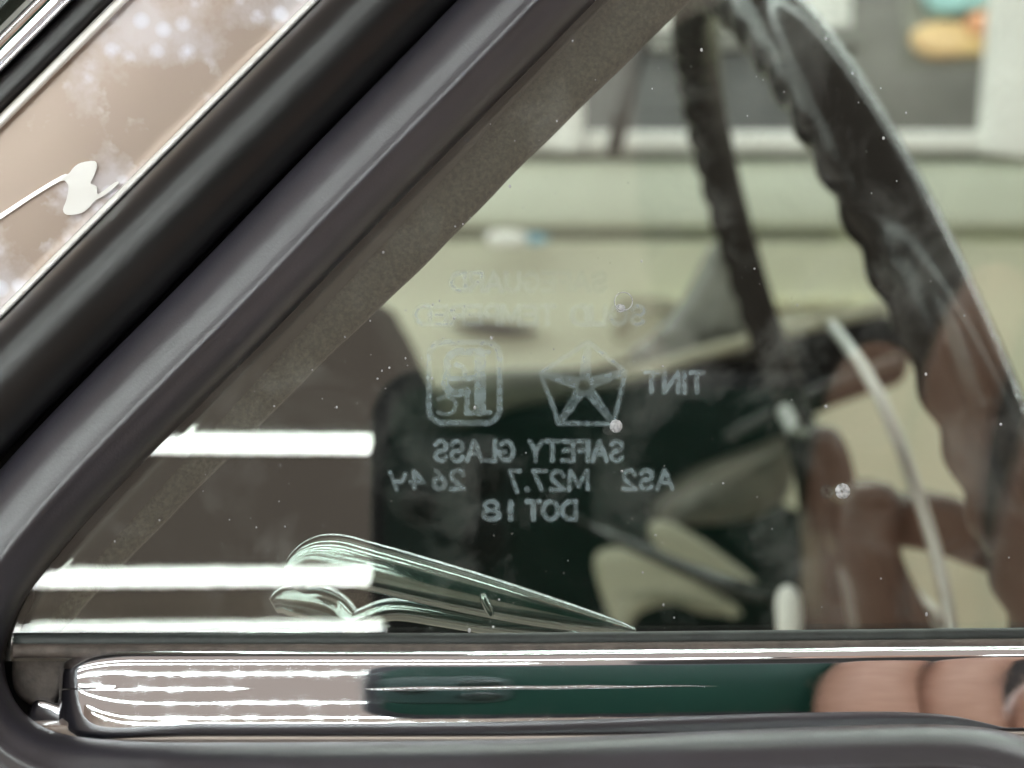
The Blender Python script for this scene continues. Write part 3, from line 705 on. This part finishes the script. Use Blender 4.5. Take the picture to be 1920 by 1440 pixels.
for ri, (yy, xl) in enumerate(rows):
    for j in range(8):
        x = xl - 1.21 - j * 2.42
        if x < (-16 if ri < 6 else -8): continue
        o = bpy.data.objects.new('ceiling_light', None); COL.objects.link(o); o.location = (x, yy, CEIL)
        o['label'] = 'white fluorescent tube fitting, in long rows under the showroom ceiling, those over the car added to light it'; o['category'] = 'ceiling light'; o['group'] = 'fluorescent fittings in rows under the ceiling'
        if proto is None:
            bm = bmesh.new(); bmesh.ops.create_cone(bm, segments=12, radius1=.017, radius2=.017, depth=2.41, cap_ends=True)
            bmesh.ops.rotate(bm, verts=bm.verts, matrix=Matrix.Rotation(math.pi / 2, 3, 'Y')); mt = bpy.data.meshes.new('tube'); bm.to_mesh(mt); bm.free(); mt.materials.append(lamp_m)
            bm = bmesh.new(); bmesh.ops.create_cube(bm, size=1)
            for v in bm.verts: v.co = Vector((v.co.x * 2.40, v.co.y * (.05 if v.co.z < 0 else .09), v.co.z * .05 + .05))
            mc = bpy.data.meshes.new('housing'); bm.to_mesh(mc); bm.free(); mc.materials.append(case_m); proto = 1
        for nm, mm in (('tube', mt), ('housing', mc)):
            c = bpy.data.objects.new(nm, mm); COL.objects.link(c); c.parent = o

def world_box(name, x0, x1, y0, y1, z0, z1, m, parent, bev=.01):
    bm = bmesh.new(); bmesh.ops.create_cube(bm, size=1)
    for v in bm.verts: v.co = Vector(((x0 + x1) / 2 + v.co.x * (x1 - x0), (y0 + y1) / 2 + v.co.y * (y1 - y0), (z0 + z1) / 2 + v.co.z * (z1 - z0)))
    bmesh.ops.bevel(bm, geom=bm.edges[:], offset=bev, segments=2, affect='EDGES')
    me = bpy.data.meshes.new(name); bm.to_mesh(me); bm.free(); return link(name, me, m, parent, False)
added_cab_red = mat('added_red_enamel', (.35, .03, .03), .3); added_drum_blue = mat('added_blue_enamel', (.03, .10, .40), .3); wood = mat('bench_wood', (.42, .30, .18), .5, var=.2, vscale=6)  # red cabinet and blue drum are added to colour the sill reflection
tc_ = empty('added_tool_cabinet', (-2.6, -3.2, 0), 'red tool cabinet with drawers, added out of view to tint the left end of the chrome sill', 'tool cabinet')
world_box('cabinet_body', -3.0, -2.2, -3.5, -3.0, .08, .95, added_cab_red, tc_)
for k in range(4): d_ = world_box('added_drawer', -2.96, -2.24, -3.0, -2.975, .12 + k * .2, .29 + k * .2, added_cab_red, tc_, .005); world_box('added_drawer_handle', -2.85, -2.35, -2.975, -2.955, .24 + k * .2, .255 + k * .2, white_paint, d_, .002)
wb = empty('workbench', (-1.6, -3.6, 0), 'wooden workbench on dark legs, mirrored small in the chrome sill', 'workbench')
world_box('bench_top', -2.1, -.7, -3.9, -3.2, .80, .85, wood, wb)
for x_ in (-2.0, -.8):
    for y_ in (-3.8, -3.3): world_box('leg', x_ - .03, x_ + .03, y_ - .03, y_ + .03, 0, .80, dark_trim, wb)
dr = empty('added_steel_drum', (-1.5, -2.6, 0), 'blue steel drum standing on the showroom floor, added out of view to tint the chrome sill', 'drum')
vs = []; pr_ = [(0, 0), (.28, 0), (.29, .02), (.28, .04), (.28, .28), (.29, .30), (.28, .32), (.28, .56), (.29, .58), (.28, .60), (.28, .84), (.29, .86), (.28, .87), (0, .86)]
rows = [[Vector((-1.5 + rr_ * math.cos(2 * math.pi * k / 24), -2.6 + rr_ * math.sin(2 * math.pi * k / 24), z_)) for k in range(24)] for rr_, z_ in [(max(a, .001), b) for a, b in pr_]]
vs, fs = grid(rows, True); mesh('added_drum_body', vs, fs, added_drum_blue, dr)

# --- the phone that takes the picture, mirrored in glass and chrome
YP = -.009
tlc = refl_hit(695, 690, YP)
PW, PH, PT = .1600, .0790, .0085
phone = empty('mobile_phone', W((tlc.x + PW / 2, YP - .004, tlc.z - PH)), 'dark green mobile phone held sideways in a hand, mirrored in the vent glass and sill', 'phone')
def plate(name, x0, x1, z0, z1, yf, t, r, m, parent, n=8):
    pts = []
    for cx_, cz_, a0 in ((x1 - r, z1 - r, 0), (x0 + r, z1 - r, 90), (x0 + r, z0 + r, 180), (x1 - r, z0 + r, 270)):
        for i in range(n + 1):
            a = math.radians(a0 + 90 * i / n); pts.append((cx_ + r * math.cos(a), cz_ + r * math.sin(a)))
    b = min(t * .3, .0012); rows = []
    for ins, dy in ((b, 0), (b * .3, b * .3), (0, b), (0, t - b), (b, t)):
        cx_, cz_ = (x0 + x1) / 2, (z0 + z1) / 2
        rows.append([W((cx_ + (x - cx_) * (1 - ins / ((x1 - x0) / 2)), yf - dy, cz_ + (z - cz_) * (1 - ins / ((z1 - z0) / 2)))) for x, z in pts])
    vs, fs = grid(rows, True)
    o = mesh(name, vs, fs, m, parent)
    try: o.data.set_sharp_from_angle(angle=math.radians(40))
    except Exception: pass
    return o
x0, z1 = tlc.x, tlc.z
plate('phone_case', x0, x0 + PW, z1 - PH, z1, YP, PT, .015, mat('phone_case_black', (.012, .014, .020), .45), phone)
plate('back_panel', x0 + .005, x0 + PW - .005, z1 - PH + .005, z1 - .005, YP + .0004, .001, .0125, mat('phone_green', (.008, .038, .028), .35, spec=.2), phone)
cxl, czl = x0 + .0135, 0.0
plate('camera_module', x0 + .004, x0 + .040, -.018, .020, YP + .0022, .003, .009, mat('module_teal', (.012, .038, .034), .35), phone)
lm = mat('lens_black', (.012, .022, .020), .2); lr = mat('lens_ring', (.03, .02, .015), .3)
for lx, lz in ((0, 0), (.018, .009), (.018, -.009)):
    if lx == 0: plate('lens', -.0052, .0052, -.0052, .0052, YP + .0040, .0018, .0052, lm, phone)
    else: plate('lens', cxl + lx - .006, cxl + lx + .006, lz - .006, lz + .006, YP + .0040, .0018, .006, lm, phone)

# --- the hand holding it, and the forearm
person = empty('person', W((.25, -.3, -.1)) * 1.0, 'person holding up the phone, right hand wrapped round its end, mirrored in glass', 'person')
person.location.z = 0
skin = bpy.data.materials.new('skin'); nt, nn, ln = nodes(skin)
o_ = nn('ShaderNodeOutputMaterial'); b_ = nn('ShaderNodeBsdfPrincipled'); ln(b_.outputs[0], o_.inputs[0])
b_.inputs['Roughness'].default_value = .5; b_.inputs['Subsurface Weight'].default_value = .0
tcn = nn('ShaderNodeTexCoord'); n_ = nn('ShaderNodeTexNoise'); n_.inputs['Scale'].default_value = 90; n_.inputs['Detail'].default_value = 6; ln(tcn.outputs['Object'], n_.inputs['Vector'])
cr_ = nn('ShaderNodeValToRGB'); cr_.color_ramp.elements[0].position = .35; cr_.color_ramp.elements[1].position = .7
cr_.color_ramp.elements[0].color = (.38, .215, .16, 1); cr_.color_ramp.elements[1].color = (.44, .26, .195, 1); ln(n_.outputs[0], cr_.inputs[0]); ln(cr_.outputs[0], b_.inputs['Base Color'])
bpn = nn('ShaderNodeBump'); bpn.inputs['Distance'].default_value = .0001; ln(n_.outputs[0], bpn.inputs['Height']); ln(bpn.outputs[0], b_.inputs['Normal'])
def skin_chain(name, chains, m, parent, sub=2):
    vs = []; es = []; rs = []
    idx = {}
    def add(p, r):
        key = tuple(round(c, 5) for c in p)
        if key in idx: return idx[key]
        vs.append(W(p)); rs.append(r); idx[key] = len(vs) - 1; return len(vs) - 1
    for ch in chains:
        ids = [add(p, r) for p, r in ch]
        es += [(a, b) for a, b in zip(ids, ids[1:]) if a != b]
    me = bpy.data.meshes.new(name); me.from_pydata([tuple(v) for v in vs], es, [])
    o = bpy.data.objects.new(name, me); COL.objects.link(o)
    md = o.modifiers.new('s', 'SKIN'); md.use_smooth_shade = True
    for i, sv in enumerate(me.skin_vertices[0].data): sv.radius = (rs[i], rs[i]); sv.use_root = (i == 0)
    ms = o.modifiers.new('u', 'SUBSURF'); ms.levels = ms.render_levels = sub
    dg = bpy.context.evaluated_depsgraph_get(); me2 = bpy.data.meshes.new_from_object(o.evaluated_get(dg)); bpy.data.objects.remove(o)
    me2.name = name; me2.materials.clear()
    return link(name, me2, m, parent)
def fp(px, py, y): 
    q = refl_hit(px, py, y); return (q.x, q.y, q.z)
FY = YP + .0095
palm = (fp(1900, 1760, -.012), .026)
wrist = (fp(1980, 2150, -.035), .025)
chains = [[wrist, palm]]
for pts, r in (([(1660, 1560), (1604, 1330), (1596, 1130), (1600, 930), (1622, 760), (1680, 640)], .0140),
               ([(1810, 1560), (1766, 1300), (1758, 1080), (1770, 860), (1830, 640), (1900, 500)], .0125),
               ([(1940, 1560), (1926, 1300), (1932, 1060), (2000, 820), (2050, 620), (2090, 520)], .0115),
               ([(2080, 1580), (2110, 1340), (2125, 1120), (2140, 920), (2160, 800)], .0105)):
    ch = [palm] + [(fp(x, y, (-.004 if k == 0 else FY + .002 * math.sin(k))), r * (1.12, 1.1, 1.06, 1.0, .95, .80)[k]) for k, (x, y) in enumerate(pts)]
    chains.append(ch)
skin_chain('hand', chains, skin, person)
skin_chain('sleeve', [[(fp(2000, 2230, -.04), .034), (fp(2150, 2700, -.12), .045), (fp(2250, 3300, -.28), .055)]], mat('sleeve_dark', (.05, .04, .036), .9), person)
# torso and head behind the phone
cloth = mat('dark_shirt', (.022, .019, .018), .9, var=.3, vscale=9)
xc = refl_hit(2020, 500, -.42).x
tz = lambda z: z - CAMZ
rows = []
for z, hw, hd in ((1.02, .18, .11), (1.12, .20, .12), (1.30, .22, .13), (1.46, .24, .13), (1.56, .235, .11), (1.62, .14, .085), (1.65, .065, .06)):
    rows.append([Vector((xc + hw * math.copysign(abs(math.cos(a)) ** .8, math.cos(a)), -.52 + hd * math.sin(a), z)) for a in [2 * math.pi * k / 28 for k in range(28)]])
vs, fs = grid(rows, True); mesh('torso', vs, fs, cloth, person)
rows = []
for z, hw, hd in ((.10, .15, .10), (.5, .165, .11), (.85, .18, .12), (1.03, .175, .108)):
    rows.append([Vector((xc + hw * math.cos(a), -.52 + hd * math.sin(a), z)) for a in [2 * math.pi * k / 28 for k in range(28)]])
vs, fs = grid(rows, True); mesh('trousers', vs, fs, mat('tan_trousers', (.30, .24, .20), .9), person)
rows = []
for z, hw, hd, dy in ((1.49, .05, .05, 0), (1.54, .055, .06, 0), (1.57, .06, .085, .015), (1.62, .073, .095, .012), (1.67, .078, .100, .006), (1.72, .076, .098, 0), (1.76, .06, .08, -.004), (1.785, .02, .03, -.005)):
    rows.append([Vector((xc + hw * math.cos(a), -.50 + dy + hd * math.sin(a), z + .14)) for a in [2 * math.pi * k / 24 for k in range(24)]])
vs, fs = grid(rows, True); mesh('head', vs, fs, skin, person)
rows = []
for z, hw, hd in ((1.66, .082, .10), (1.71, .086, .108), (1.76, .075, .095), (1.80, .03, .04)):
    rows.append([Vector((xc + hw * math.cos(a), -.52 + hd * math.sin(a), z + .14)) for a in [2 * math.pi * k / 24 for k in range(24)]])
vs, fs = grid(rows, True); mesh('hair', vs, fs, mat('dark_hair', (.03, .02, .015), .6), person)
